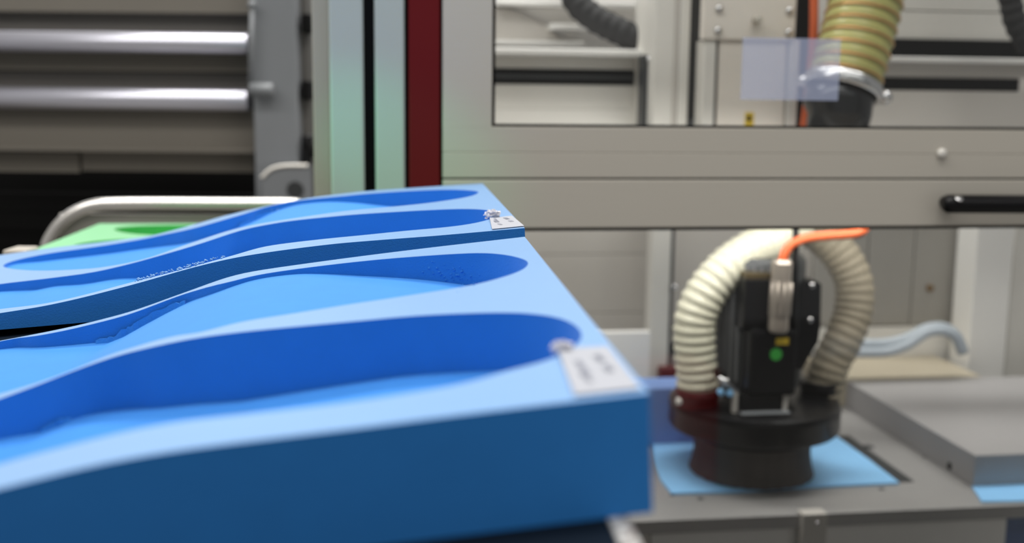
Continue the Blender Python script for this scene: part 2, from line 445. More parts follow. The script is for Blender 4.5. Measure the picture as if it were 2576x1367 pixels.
# back block frame, on the same deck plane
sB, tB = solve(1320, 574, O1 + EW * H1, EU, EV1)
O2 = B1.p(sB, tB, 0)
zR2 = O2 + EW * H1
R2 = on_z(1214, 462, zR2.z); V2 = R2 - zR2; T2 = V2.length; EV2 = V2.normalized()
front2 = [(1320, 574), (1092, 594), (970, 603), (846, 613), (723, 628), (640, 640), (572, 652), (471, 677), (400, 698), (337, 716), (202, 751), (101, 773), (0, 788)]
rear2 = [(1214, 462), (1092, 469), (916, 481), (775, 498), (700, 512), (572, 541), (471, 570), (380, 594), (236, 612), (135, 623), (67, 633), (0, 642)]
B2 = Block(O2, EU, EV2, EW, T2, front2, rear2, 0.62); B2.lift = 0.0165

def pixdepth(B, tab, far):
    """wall height table: list of (px, py of the far rim, py of the wall foot) -> depth by s"""
    out = []
    for px, y0, y1 in tab:
        s, t = B.hit(px, y0)
        w0 = B.top(s, t)
        q = solve(px, y1, B.O + B.V * t, B.U, B.W)
        out.append((s, max(0.0015, w0 - q[1])))
    out.sort(); tb = smooth_tab(out, 4)
    return lambda s, t: interp(tb, s)

A_loop = [(0, 857), (101, 844), (236, 815), (337, 787), (420, 756), (471, 738), (572, 711), (640, 694), (740, 678), (916, 657), (1056, 645), (1197, 637), (1267, 641), (1309, 650),
          (1329, 661), (1316, 678), (1267, 697), (1176, 720), (1021, 745), (881, 766), (740, 789), (600, 812), (505, 837), (439, 846), (337, 874), (269, 896), (146, 946), (0, 992), (-170, 1040), (-300, 1040), (-330, 1000), (-260, 930), (-130, 885)]
A_dep = [(1300, 648, 735), (1240, 639, 735), (1180, 638, 720), (1050, 646, 704), (900, 659, 695), (820, 668, 690), (750, 677, 689), (670, 688, 698), (600, 702, 713), (540, 718, 738), (470, 738, 760), (337, 788, 830), (245, 813, 880), (200, 823, 893), (0, 858, 914), (-200, 905, 950)]
B_loop = [(0, 1004), (98, 968), (195, 930), (293, 896), (390, 872), (488, 852), (683, 828), (900, 808), (1046, 795), (1241, 787), (1339, 790), (1412, 802), (1451, 822), (1464, 842), (1451, 868), (1388, 903),
          (1275, 934), (1144, 970), (900, 1010), (683, 1036), (439, 1064), (302, 1090), (146, 1129), (0, 1168), (-200, 1230), (-330, 1230), (-340, 1170), (-230, 1090), (-110, 1045)]
B_dep = [(1440, 815, 930), (1275, 788, 934), (1144, 791, 939), (1000, 799, 947), (900, 808, 961), (740, 822, 985), (585, 839, 1012), (390, 872, 1028), (244, 912, 1038), (171, 939, 1053), (98, 968, 1090), (0, 1004, 1102), (-150, 1065, 1150)]
C_loop = [(8, 669), (40, 655), (135, 636), (269, 617), (384, 597), (505, 570), (606, 541), (670, 521), (740, 507), (881, 492), (1021, 481.5), (1127, 477.5), (1185, 479.5), (1204, 484), (1179, 495), (1092, 509), (979, 521),
          (846, 534), (723, 552), (589, 577), (471, 615), (370, 650), (269, 671), (135, 681), (40, 678)]
C_dep = [(1190, 481, 520), (1100, 478, 525), (979, 485, 521), (951, 487, 518), (881, 492, 509), (828, 497, 507), (740, 507, 516), (688, 516, 532), (635, 533, 560), (560, 556, 588), (454, 583, 616), (384, 597, 623), (370, 599, 623), (236, 622, 643), (101, 642, 660), (30, 659, 668)]
D_loop = [(0, 715), (135, 699), (269, 678), (404, 643), (505, 613), (606, 580), (670, 566), (740, 555), (881, 541), (1056, 530), (1162, 526), (1225, 529), (1253, 539), (1232, 552), (1162, 567), (1021, 581), (881, 595), (740, 610),
          (660, 622), (572, 647), (454, 679), (337, 709), (236, 736), (118, 763), (0, 778), (-130, 793), (-200, 780), (-190, 753), (-100, 733)]
D_dep = [(1240, 533, 600), (1056, 530, 606), (881, 541, 608), (740, 555, 618), (606, 580, 645), (505, 613, 672), (404, 643, 700), (363, 655, 701), (286, 675, 702), (200, 688, 714), (135, 699, 719), (60, 707, 737), (0, 715, 753), (-100, 735, 765)]

def foam_block(name, B, cav, label, m, cat='foam block', group=None):
    t = thing(name, label, cat, B.O, group)
    cv = []
    for lp, dp in cav:
        L = dense_loop([B.hit(x, y) for x, y in lp], 0.004)
        L = [(min(max(s, 0.004), B.S - 0.004), min(max(tt, 0.003), B.T - 0.003)) for s, tt in L]
        cv.append((L, pixdepth(B, dp, True)))
    block_body('foam_body', B, cv, m, M['foamskin'], t)
    return t, cv
blk1, cv1 = foam_block('foam_block', B1, [(A_loop, A_dep), (B_loop, B_dep)], 'large blue foam block in front, its near corner carrying a blurred white paper label', M['foam'])
blk2, cv2 = foam_block('foam_block', B2, [(C_loop, C_dep), (D_loop, D_dep)], 'blue foam block lying behind the larger one, reaching up to the machine door', M['foam'])

# paper labels with their crumpled torn tips
def paper(B, parent, quad, tip, strokes):
    c = [B.hit(x, y) for x, y in quad]; N = 8
    bm = bmesh.new(); g = []
    for lay in (0.0004, 0.0008):
        rows = []
        for i in range(N + 1):
            row = []
            for j in range(N + 1):
                u, v = i / N, j / N
                s = (c[0][0] * (1 - u) + c[1][0] * u) * (1 - v) + (c[3][0] * (1 - u) + c[2][0] * u) * v
                t = (c[0][1] * (1 - u) + c[1][1] * u) * (1 - v) + (c[3][1] * (1 - u) + c[2][1] * u) * v
                row.append(bm.verts.new(B.p(s, t, B.top(s, t) + lay + 0.0006 * max(0, 0.25 - u) * 4 * (v < 0.3))))
            rows.append(row)
        g.append(rows)
    for rows in g:
        for i in range(N):
            for j in range(N): bm.faces.new((rows[i][j], rows[i + 1][j], rows[i + 1][j + 1], rows[i][j + 1]))
    for i in range(N):
        for e in (0, N):
            bm.faces.new((g[0][i][e], g[0][i + 1][e], g[1][i + 1][e], g[1][i][e])); bm.faces.new((g[0][e][i], g[0][e][i + 1], g[1][e][i + 1], g[1][e][i]))
    bmesh.ops.recalc_face_normals(bm, faces=bm.faces)
    lab = finish('paper_label', bm, M['paper'], parent, label='small white paper label with faint grey print')
    # crumpled tip
    bm = bmesh.new(); bmesh.ops.create_icosphere(bm, subdivisions=3, radius=1.0)
    cc = [B.hit(x, y) for x, y in tip[0]]; s0, t0 = cc[0]
    sc = tip[1]; rnd = random.Random(4)
    for v in bm.verts:
        k = 0.62 + 0.5 * rnd.random()
        q = v.co.copy(); pnt = B.p(s0 + q.x * sc * 1.3 * k, t0 + q.y * sc * 0.9 * k, B.top(s0, t0) + sc * 0.5 + q.z * sc * 0.8 * k)
        v.co = pnt
    finish('torn_paper_tip', bm, M['tip'], parent, label='crumpled torn tip of the paper label')
    bm = bmesh.new()
    for (x0, y0, x1, y1, wd) in strokes:
        n = 4
        for k in range(n):
            fa, fb = k / n, (k + 0.72) / n
            pa = B.hit(x0 + (x1 - x0) * fa, y0 + (y1 - y0) * fa); pb = B.hit(x0 + (x1 - x0) * fb, y0 + (y1 - y0) * fb)
            d = Vector((pb[0] - pa[0], pb[1] - pa[1])); L = max(d.length, 1e-6); nx, ny = -d.y / L * wd, d.x / L * wd
            vv = []
            for (s, t) in ((pa[0] - nx, pa[1] - ny), (pb[0] - nx, pb[1] - ny), (pb[0] + nx, pb[1] + ny), (pa[0] + nx, pa[1] + ny)):
                vv.append(bm.verts.new(B.p(s, t, B.top(s, t) + 0.00105)))
            bm.faces.new(vv)
    bmesh.ops.recalc_face_normals(bm, faces=bm.faces)
    finish('label_print', bm, M['print'], lab)
paper(B1, blk1, [(1402, 882), (1528, 876), (1612, 982), (1446, 1000)], ([(1412, 886)], 0.0036),
      [(1452, 914, 1482, 955, 0.0012), (1462, 945, 1490, 970, 0.0008), (1500, 900, 1516, 916, 0.0014), (1524, 926, 1538, 942, 0.0014)])
paper(B2, blk2, [(1232, 552), (1288, 545), (1319, 571), (1238, 579)], ([(1238, 549)], 0.0056),
      [(1241, 553, 1252, 563, 0.0018), (1254, 566, 1262, 569, 0.0012), (1270, 551, 1279, 555, 0.0016), (1282, 558, 1289, 561, 0.0016)])

# curled shavings and crumbs left by the cutter
def flash(B, parent, pts, cav, hmax, off=0.003):
    """ragged lip of foam left standing along the foot of the far wall"""
    lp, dp = cav; bm = bmesh.new(); prev = None; rnd = random.Random(11); P = []
    for (x, y), (x2, y2) in zip(pts, pts[1:]):
        for k in range(7): P.append((x + (x2 - x) * k / 7, y + (y2 - y) * k / 7))
    n = len(P)
    for i, (x, y) in enumerate(P):
        s, t = B.hit(x, y); wb = max(0.0012 + B.bot(s), B.top(s, t) - dp(s, t))
        h = hmax * (0.65 + 0.35 * rnd.random()) * (0.25 + 0.75 * math.sin(math.pi * (i + 0.6) / n) ** 0.6)
        o = off + 0.0008 * rnd.random(); q = []
        for dt, dw in ((-o + 0.001, -0.0008), (-o - 0.0012, -0.0008), (-o - 0.0002, h), (-o + 0.0016, h * 0.93)):
            q.append(bm.verts.new(B.p(s, t + dt, wb + dw)))
        if prev:
            for k in range(4): bm.faces.new((prev[k], prev[(k + 1) % 4], q[(k + 1) % 4], q[k]))
        else: bm.faces.new(q)
        prev = q
    bm.faces.new(prev[::-1]); bmesh.ops.recalc_face_normals(bm, faces=bm.faces)
    finish('foam_shaving', bm, M['foam'], parent, label='ragged strip of foam left along the hollow')
def floor_hit(B, cav):
    lp, dp = cav
    def f(px, py):
        w = 0.02
        for _ in range(60):
            s, t = solve(px, py, B.O + B.W * w, B.U, B.V); w += (max(0.0012 + B.bot(s), B.top(s, t) - dp(s, t)) - w) * 0.5
        return s, t, w
    return f
flash(B1, blk1, [(240, 814), (300, 799), (337, 787), (420, 756), (474, 737)], cv1[0], 0.0062)
flash(B1, blk1, [(95, 969), (135, 953), (176, 937)], cv1[1], 0.0035)
flash(B2, blk2, [(600, 543), (640, 530), (690, 516)], cv2[0], 0.0055)
def crumbs(B, parent, places, label, m=M['foamskin']):
    bm = bmesh.new(); rnd = random.Random(5)
    for s, t, w, r in places:
        b2 = bmesh.new(); bmesh.ops.create_icosphere(b2, subdivisions=1, radius=r)
        rot = Matrix.Rotation(rnd.random() * 6, 3, Vector((rnd.random(), rnd.random(), 1)))
        idx = {}
        for v in b2.verts:
            q = rot @ Vector((v.co.x * (0.7 + rnd.random()), v.co.y, v.co.z * 0.7)); idx[v.index] = bm.verts.new(B.p(s, t, w) + q)
        for f in b2.faces: bm.faces.new([idx[v.index] for v in f.verts])
        b2.free()
    o = finish('foam_crumbs', bm, m, parent, True, label); o['kind'] = 'stuff'
rnd = random.Random(3); pl = []
fh = floor_hit(B1, cv1[0]); lpA, dpA = cv1[0]
def wall_pt(B, cav, px, py):
    """a point low on the far wall of a hollow: along the ray until it meets the wall"""
    lp, dp = cav; d = ray(px, py); lam = 0.3; 
    while lam < 2.5:
        q = CAM + d * lam - B.O
        m = Matrix((B.U, B.V, B.W)).transposed().inverted() @ q
        if m.z < B.top(m.x, m.y) - 1e-4:
            ins = inside((m.x, m.y), lp)
            if not ins or m.z < B.top(m.x, m.y) - dp(m.x, m.y): return m.x, m.y, m.z
        lam += 0.0015
    return None
for _ in range(150):
    x = rnd.gauss(1140, 38); y = 655 + (x - 1060) * 0.25 + rnd.gauss(12, 14)
    q = wall_pt(B1, cv1[0], x, y)
    if q: pl.append((*q, 0.0004 + 0.0006 * rnd.random()))
crumbs(B1, blk1, pl, 'fine blue crumbs clinging to the hollow', M['foam'])
pl = []
for _ in range(90):
    x = 340 + 230 * rnd.random() ** 1.2; y = interp([(337, 709), (454, 679), (572, 647)], x) - rnd.random() * 6 + 1
    s, t = B2.hit(x, y); pl.append((s, t, B2.top(s, t) + 0.0004, 0.0005 + 0.0008 * rnd.random()))
for _ in range(40):
    x = 660 + 40 * rnd.random(); q = wall_pt(B2, cv2[0], x, interp([(660, 530), (700, 522)], x) + rnd.random() * 8)
    if q: pl.append((*q, 0.0006 + 0.0006 * rnd.random()))
crumbs(B2, blk2, pl, 'fine blue crumbs along the rim')

# ------------------------------------------------------------------ cart that carries the blocks
cart = thing('cart', 'dark blue cart with a chipped white edge carrying the blue foam blocks', 'cart', B1.p(0.3, 0.4, -1.0))
cart.location.z = 0.0
def Bf(s, t, w): return B1.p(s, t, w)
def bbox(name, s0, s1, t0, t1, w0, w1, m, label=None, bev=0.0006):
    bm = bmesh.new(); box_bm(bm, frame_box(Bf, s0, s1, t0, t1, w0, w1), bev)
    bmesh.ops.recalc_face_normals(bm, faces=bm.faces); return finish(name, bm, m, cart, label=label)
e0 = solve(1556, 1306, O1, EU, EV1)[0]
bbox('deck', e0 + 0.0035, 0.72, -0.22, T1 + T2 + 0.05, -0.016, -0.0002, M['deck'])
bbox('edge_strip', e0 - 0.0035, e0 + 0.0033, -0.22, T1 + T2 + 0.05, -0.016, -0.0002, M['chip'], 'white edge strip with chipped paint')
for s in (0.06, 0.66):
    for t in (-0.15, 0.80):
        top = B1.p(s, t, -0.016); wbox('leg', top.x - 0.015, top.x + 0.015, top.y - 0.015, top.y + 0.015, 0.0, top.z + 0.001, M['deck'], cart)

# ------------------------------------------------------------------ green foam block and the trolley behind
GZ = on_z(250, 563, CAM.z - 0.186).z
g_nl, g_rl, g_rr = on_z(70, 634, GZ), on_z(250, 563, GZ), on_z(720, 562, GZ)
GU = (g_rr - g_rl).normalized(); GU.z = 0; GVv = g_rl - g_nl; GT = GVv.length; GV = GVv.normalized()
class Flat(Block):
    def __init__(self, O, U, V, Wv, T, S, h): self.O, self.U, self.V, self.W, self.T, self.S, self.h = O, U, V, Wv, T, S, h
    def top(self, s, t): return self.h
    def hit(self, px, py): return solve(px, py, self.O + self.W * self.h, self.U, self.V)
B3 = Flat(g_nl - MZ * 0.045, GU, GV, MZ.copy(), GT, 0.268, 0.045)
g1 = [(286, 577), (330, 570), (420, 567), (520, 567), (590, 570), (600, 580), (550, 590), (430, 593), (330, 588)]
g2 = [(186, 617), (240, 607), (330, 601), (430, 598), (520, 604), (520, 616), (440, 626), (300, 630), (210, 624)]
grn = thing('foam_block', 'bright green foam block with shallow oval hollows in front of the bent steel tube', 'foam block', B3.O)
block_body('foam_body', B3, [(dense_loop([B3.hit(*q) for q in g1], 0.005), lambda s, t: 0.03), (dense_loop([B3.hit(*q) for q in g2], 0.005), lambda s, t: 0.03)], M['green'], M['greenskin'], grn)

tr = thing('trolley', 'grey trolley with a bent silver tube handle standing behind the foam blocks', 'trolley', (B3.O.x + 0.13, 1.5, 0))
dz = B3.O.z
wbox('deck', B3.O.x - 0.02, B3.O.x + 0.272, B3.O.y - 0.04, 1.78, dz - 0.02, dz - 0.0005, M['dgrey'], tr)
YT = 1.72
hp = [at(118, 640, YT), at(124, 605, YT), at(150, 566, YT), at(190, 535, YT), at(240, 517, YT), at(300, 513.5, YT), at(420, 513, YT), at(600, 514, YT), at(720, 514, YT), at(752, 517, YT), at(776, 532, YT), at(788, 560, YT), at(792, 640, YT)]
hp = [Vector((hp[0].x, YT, dz - 0.01))] + hp[1:-1] + [Vector((hp[-1].x, YT, dz - 0.01))]
tube('handle', resample(spline(hp, 10), 0.008), 0.0100, M['tube'], tr, 20, 'bent silver tube handle')
pbox('back_panel', 152, 780, 540, 640, YT + 0.012, 0.004, M['panel'], tr)
pq = at(42, 632, 1.33)
wbox('corner_bumper', at(14, 632, 1.30).x, at(74, 632, 1.30).x, 1.29, 1.33, dz - 0.02, at(42, 627, 1.30).z, M['beige'], tr, 0.003, 'pale corner bumper')
for x in (B3.O.x, B3.O.x + 0.25):
    for y in (B3.O.y, 1.74): wbox('leg', x - 0.012, x + 0.012, y - 0.012, y + 0.012, 0, dz - 0.02, M['dgrey'], tr)

# ------------------------------------------------------------------ the rack with rollers on the left
YL = 2.5
rack = thing('roller_rack', 'dim grey rack with two bright horizontal rollers and a steel side post', 'rack', at(300, 683, YL + 0.2) * 1.0)
rack.location.z = 0
XL = at(-260, 300, YL).x; XR = at(640, 300, YL).x
def rpan(name, y0, y1, m, Y=YL, dep=0.02, x0=-260, x1=640, label=None): return pbox(name, x0, x1, y0, y1, Y, dep, m, rack, 0.001, label)
M['rk1'] = mat('rack_panel_taupe', (0.175, 0.16, 0.135), 0.55, noise=0.06, nscale=6)
M['rk2'] = mat('rack_panel_dark', (0.11, 0.103, 0.095), 0.55, noise=0.08, nscale=6)
rpan('panel', -90, 30, M['rk1'], YL + 0.06); rpan('panel', 32, 92, M['rk2'], YL + 0.09)
rpan('panel', 132, 178, M['rk1'], YL + 0.08); rpan('panel', 180, 230, M['rk2'], YL + 0.09)
rpan('panel', 272, 372, M['rk1'], YL + 0.06)
rpan('ledge', 371, 381, M['rk1'], YL + 0.03, 0.06)
rpan('panel', 382, 432, M['rk1'], YL + 0.075, 0.02, -260, 199); rpan('panel', 382, 432, M['rk1'], YL + 0.075, 0.02, 206, 640)
for k, y in enumerate((486, 528, 570)): rpan('slat', y, y + 8, M['black'], YL + 0.30)
pbox('back_board', -260, 640, -100, 760, YL + 0.42, 0.02, M['black'], rack)
for yc, r in ((110, 25), (252, 27)):
    p0, p1 = at(-260, yc - 5, YL + 0.03), at(628, yc, YL + 0.03); p0.z = p1.z
    cyl('roller', p0, p1 - p0, r * (YL + 0.03) / FPX, (p1 - p0).length, M['rollm'], rack, 32, 0.004, 'bright polished roller')
pbox('side_post', 641, 752, -90, 900, YL - 0.02, 0.14, M['mgrey'], rack, 0.004, 'blue-grey side post')
pbox('side_flange', 753, 781, -90, 900, YL + 0.03, 0.08, M['dgrey'], rack, 0.003)
pbox('rear_channel', 640, 648, -90, 760, YL + 0.06, 0.3, M['black'], rack, 0.001)
p0 = at(630, 212, YL - 0.04); p1 = at(634, 14, YL - 0.04)
rod = tube('latch_rod', [p0, p0 * .5 + p1 * .5, p1], 0.0052, M['mgrey'], rack, 12, 'thin upright rod')
bm = bmesh.new(); bmesh.ops.create_uvsphere(bm, u_segments=14, v_segments=10, radius=0.0095); bmesh.ops.translate(bm, verts=bm.verts, vec=at(634, 12, YL - 0.04))
finish('rod_knob', bm, M['mgrey'], rod, True)
cyl('peg', at(630, 226, YL - 0.045), (1, 0, 0), 0.0150, 0.050, M['mgrey'], rack, 20, 0.003, 'short round peg on the post')
# curved bracket low on the post
bm = bmesh.new(); ol = [(662, 520), (660, 445), (676, 430), (696, 420), (725, 416), (773, 416), (776, 520)]
f_ = [bm.verts.new(at(x, y, YL - 0.07)) for x, y in ol]; b_ = [bm.verts.new(at(x, y, YL - 0.07) + Vector((0, 0.05, 0))) for x, y in ol]
n = len(ol); bm.faces.new(f_); bm.faces.new(b_[::-1])
for i in range(n): bm.faces.new((f_[i], b_[i], b_[(i + 1) % n], f_[(i + 1) % n]))
bmesh.ops.recalc_face_normals(bm, faces=bm.faces); bk = finish('bracket', bm, M['mgrey'], rack, label='rounded grey bracket plate')
tube('bracket_highlight', spline([at(x, y, YL - 0.072) for x, y in ((658, 448), (676, 430), (696, 421), (725, 417), (774, 417))], 6), 0.0042, M['alulight'], bk, 10)  # pale bead painted as the highlight along the bracket edge
cyl('bracket_hole', at(742, 478, YL - 0.0745), (0, 1, 0), 0.018, 0.004, M['dark'], bk, 24)
for y0, y1, x1 in ((34, 82, 782), (203, 252, 780)): pbox('hinge_block', 757, x1, y0, y1, YL - 0.01, 0.06, M['black'], rack, 0.004, 'black hinge block')
cyl('hinge_lever', at(771, 412, YL - 0.015), at(773, 338, YL - 0.015) - at(771, 412, YL - 0.015), 0.013, 0.064, M['gloss'], rack, 16, 0.004, 'black lever')
cyl('lever_pivot', at(790, 362, YL - 0.05), (0, 0, -1), 0.012, 0.03, M['black'], rack, 16, 0.004)

# ------------------------------------------------------------------ machine enclosure
enc = thing('machine_enclosure', 'grey aluminium milling machine enclosure with clear panes, red stripe and black door handle', 'machine', mw(0.35, 0.5, 0))
PB = 1400   # posts run below the frame of view
mbox('post_side', 786, 829, -330, 700, 0.06, 0.5, M['beige'], enc, 0.002, 'beige side edge of the enclosure')
mbox('corner_post', 829, 915, -330, 700, 0.0, 0.06, M['paint'], enc, 0.003, 'pale corner post')
mbox('post_gasket', 914, 944, -330, 700, 0.012, 0.05, M['black'], enc, 0.001)
mbox('corner_post', 943, 1018, -330, 700, 0.0, 0.06, M['paint'], enc, 0.003, 'pale corner post')
mbox('post_gasket', 1017, 1029, -330, 700, 0.012, 0.05, M['black'], enc, 0.001)
mbox('red_stripe', 1028, 1107, -330, 700, 0.002, 0.05, M['red'], enc, 0.002, 'dark red upright stripe')
mbox('post_gasket', 1106, 1114, -330, 700, 0.012, 0.05, M['black'], enc, 0.001)
# lower parts of the uprights down to the floor
a0 = mp(786, 690, 0.0)[0]; a1 = mp(1114, 690, 0.0)[0]; zl = mp(950, 699, 0.0)[1]
abox('base_panel', a0, a1, 0.002, 0.06, 0.0, zl, M['panel'], enc)
# door
mbox('door_stile', 1114, 1240, -330, 323, 0.0, 0.045, M['alu'], enc, 0.0012, 'aluminium door stile')
aR = 2800
mbox('door_rail', 1114, aR, 324, 386, 0.0, 0.045, M['alu'], enc, 0.0006, 'aluminium door rail')
mbox('door_rail', 1114, aR, 386.6, 448, 0.0, 0.045, M['alu'], enc, 0.0006, 'aluminium door rail')
mbox('rail_gasket', 1114, aR, 446, 455, 0.012, 0.04, M['black'], enc, 0.0004)
mbox('lower_rail', 1114, aR, 453, 571, 0.0, 0.045, M['alu'], enc, 0.0012, 'aluminium lower rail')
mbox('rail_gasket', 1114, aR, 570, 578, 0.003, 0.04, M['black'], enc, 0.0004)
mbox('window_gasket', 1239.5, 1247.5, -330, 323, 0.01, 0.03, M['black'], enc, 0.0004)
mbox('window_gasket', 1239, aR, 317.5, 325, 0.01, 0.03, M['black'], enc, 0.0004)
mbox('top_rail', 829, aR, -372, -329, 0.0, 0.06, M['alu'], enc, 0.002, 'aluminium top rail')
mbox('upper_pane', 1244, aR, -330, 321, 0.018, 0.021, M['pane'], enc, 0, 'clear acrylic window pane')
lower = mbox('lower_pane', 1114, aR, 574, 1800, 0.018, 0.021, M['pane'], enc, 0, 'clear acrylic lower pane')
mbox('glare_patch', 1866, 2112, 96, 252, 0.0172, 0.0178, M['pane_glare'], enc, 0, 'translucent lavender patch painted as a reflection in the pane')  # bright rectangle mirrored in the pane, put in as a tinted layer
bolt('door_bolt', mpt(2368, 386, 0.0), -MY, 0.0070, 0.006, M['alulight'], enc)
# handle: rounded black bar on two stand-offs
hb = [mpt(2372, 513, -0.026), mpt(2400, 513, -0.026), mpt(2480, 513.5, -0.026), mpt(2620, 514, -0.026), mpt(2760, 514, -0.026)]
P_ = resample(spline(hb, 10), 0.003)
han = tube('handle', P_, [0.0125 * min(1, (0.35 + (i / 3.2)) ** 0.5) if i < 4 else 0.0125 for i in range(len(P_))], M['gloss'], enc, 20, 'black bar handle')
for px in (2404, 2735): cyl('handle_standoff', mpt(px, 513, -0.028), MY, 0.0085, 0.028, M['gloss'], han, 16)
bolt('handle_glint', mpt(2412, 501, -0.036), (-MY + MZ * 1.2), 0.0055, 0.0025, M['steel'], han)  # bright disc put in as the highlight on the handle

# interior walls
mbox('back_wall', 1000, 3000, -300, 588, 1.10, 1.12, M['panel'], enc, 0, 'grey rear wall inside')
mbox('back_wall_lower', 1000, 3000, 586, 850, 1.06, 1.08, M['panel'], enc, 0, 'grey rear wall inside')

# upper rear: pale sheets and sloping ledges
M['pale'] = mat('pale_interior_sheet', (0.93, 0.91, 0.89), 0.45, noise=0.04, nscale=6)
mbox('rear_sheet', 1180, 1720, -330, 128, 0.74, 0.76, M['pale'], enc, 0, 'pale interior sheet')
mbox('rear_ledge', 1250, 1640, 6, 17, 0.69, 0.74, M['white'], enc, 0.002)
mbox('rear_ledge', 1384, 1640, 62, 77, 0.68, 0.74, M['white'], enc, 0.002)
mbox('rear_ledge', 1247, 1470, 102, 114, 0.69, 0.74, M['white'], enc, 0.002)
# sloping grey gusset
bm = bmesh.new(); ol = [(1247, 22), (1280, 22), (1372, 66), (1420, 106), (1247, 106)]
f_ = [bm.verts.new(mpt(x, y, 0.715)) for x, y in ol]; b_ = [bm.verts.new(mpt(x, y, 0.715) + MY * 0.02) for x, y in ol]; n = len(ol)
bm.faces.new(f_); bm.faces.new(b_[::-1])
for i in range(n): bm.faces.new((f_[i], b_[i], b_[(i + 1) % n], f_[(i + 1) % n]))
bmesh.ops.recalc_face_normals(bm, faces=bm.faces); finish('gusset_plate', bm, M['panel'], enc, label='sloping grey gusset plate')

# gantry: beam and columns
gan = thing('gantry', 'grey machine gantry with black guide rails seen through the upper window', 'machine gantry', mw(0.35, 0.62, 0.9))
G1 = 0.56
mbox('beam_edge', 1200, 1662, 122, 141, G1 - 0.06, G1 + 0.06, M['white'], gan, 0.003, 'bright beam edge')
mbox('beam_face', 1200, 1660, 141, 174, G1, G1 + 0.05, M['alulight'], gan)
rl = mbox('guide_rail', 1200, 1622, 175, 212, G1 - 0.005, G1 + 0.05, M['black'], gan, 0.002, 'black guide rail')
mbox('rail_groove', 1200, 1622, 187, 199, G1 - 0.008, G1, M['dark'], rl, 0.001)
mbox('beam_face', 1200, 1630, 213, 274, G1, G1 + 0.05, M['alulight'], gan)
mbox('beam_face', 1200, 1630, 275, 330, G1 - 0.003, G1 + 0.05, M['alulight'], gan)
mbox('dark_upright', 1618, 1650, 138, 330, G1 - 0.10, G1 - 0.06, M['dark'], gan, 0.002, 'dark grey upright')
bolt('bolt', mpt(1635, 150, G1 - 0.10), -MY, 0.0062, 0.005, M['steel'], gan)
c1 = mbox('column', 1651, 1712, -330, 330, G1 - 0.14, G1, M['alulight'], gan, 0.002, 'pale column')
mbox('column_groove', 1702, 1711, -330, 330, G1 - 0.146, G1 - 0.136, M['panel'], c1, 0.001)
mbox('column', 1713, 1739, -330, 330, G1 - 0.148, G1, M['alulight'], gan, 0.002, 'pale column')
mbox('slot_back', 1739, 1782, -330, 330, G1 - 0.06, G1, M['dark'], gan, 0.001)
# right side beam
mbox('beam_face', 2200, 2800, -330, 30, G1 + 0.02, G1 + 0.06, M['alulight'], gan)
mbox('beam_face', 2200, 2800, 33, 102, G1 + 0.018, G1 + 0.06, M['alulight'], gan)
mbox('guide_rail', 2200, 2800, 103, 150, G1 + 0.01, G1 + 0.06, M['black'], gan, 0.002, 'black guide rail')
mbox('beam_edge', 2150, 2800, 146, 159, G1 - 0.03, G1 + 0.06, M['white'], gan, 0.002, 'bright beam edge')
mbox('beam_face', 2150, 2800, 159, 194, G1, G1 + 0.05, M['panel'], gan)
mbox('guide_rail', 2150, 2565, 195, 228, G1 - 0.004, G1 + 0.05, M['black'], gan, 0.002, 'black guide rail')
mbox('beam_face', 2100, 2800, 229, 345, G1 - 0.002, G1 + 0.05, M['panel'], gan)

# Z plate in front
zp = thing('spindle_slide', 'grey slide plate with four bright bolts beside the orange cable', 'machine slide', mw(0.4, 0.5, 1.2))
ZB = 0.36
zc = mbox('cover_plate', 1776, 2010, -330, 101, ZB, ZB + 0.02, M['plate'], zp, 0.0015, 'bolted cover plate')
for x, y in ((1809, 22), (1986, 27), (1806, 77), (1984, 82)): bolt('bolt', mpt(x, y, ZB), -MY, 0.0062, 0.006, M['steel'], zc)
cyl('pin', mpt(1900, 50, ZB), -MY, 0.0060, 0.020, M['alu'], zc, 16, 0.002)
mbox('slide_rail', 1770, 1798, 101, 345, ZB + 0.004, ZB + 0.05, M['alulight'], zp, 0.001)
mbox('slide_face', 1806, 1974, 101, 345, ZB + 0.005, ZB + 0.05, M['plate'], zp, 0.001)
mbox('slide_groove', 1797, 1807, 101, 345, ZB + 0.012, ZB + 0.05, M['dark'], zp, 0)
mbox('slide_groove', 1973, 1982, 101, 345, ZB + 0.012, ZB + 0.05, M['panel'], zp, 0)
mbox('slide_rail', 1981, 2007, 101, 345, ZB + 0.004, ZB + 0.05, M['alulight'], zp, 0.001)
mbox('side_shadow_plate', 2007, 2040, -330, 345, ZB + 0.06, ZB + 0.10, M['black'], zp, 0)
yl = mbox('warning_sticker', 1874, 1896, 283, 322, ZB + 0.0042, ZB + 0.0050, M['yellow'], zp, 0, 'small yellow warning sticker')
mbox('sticker_mark', 1879, 1890, 292, 304, ZB + 0.0036, ZB + 0.0042, M['black'], yl, 0)

# energy chain / black corrugated hose, top centre
ch = [mpt(1420, -330, 0.66), mpt(1428, -180, 0.65), mpt(1436, -60, 0.64), mpt(1448, 0, 0.62), mpt(1490, 42, 0.60), mpt(1545, 72, 0.58), mpt(1600, 95, 0.56), mpt(1665, 108, 0.55), mpt(1720, 110, 0.55)]
chn = ribbed('cable_sleeve', ch, 0.0245, 0.020, 0.045, M['sleeve'], None, 24)
tag(chn, 'black ribbed cable sleeve curving down behind the upper window', 'cable sleeve')
rb = ribbed('cable_sleeve', [mpt(2516, -330, 0.42), mpt(2528, -80, 0.42), mpt(2542, 0, 0.42), mpt(2556, 60, 0.42), mpt(2590, 120, 0.42)], 0.019, 0.018, 0.05, M['sleeve'], None, 20)
tag(rb, 'dark ribbed cable sleeve at the top right corner of the window', 'cable sleeve')
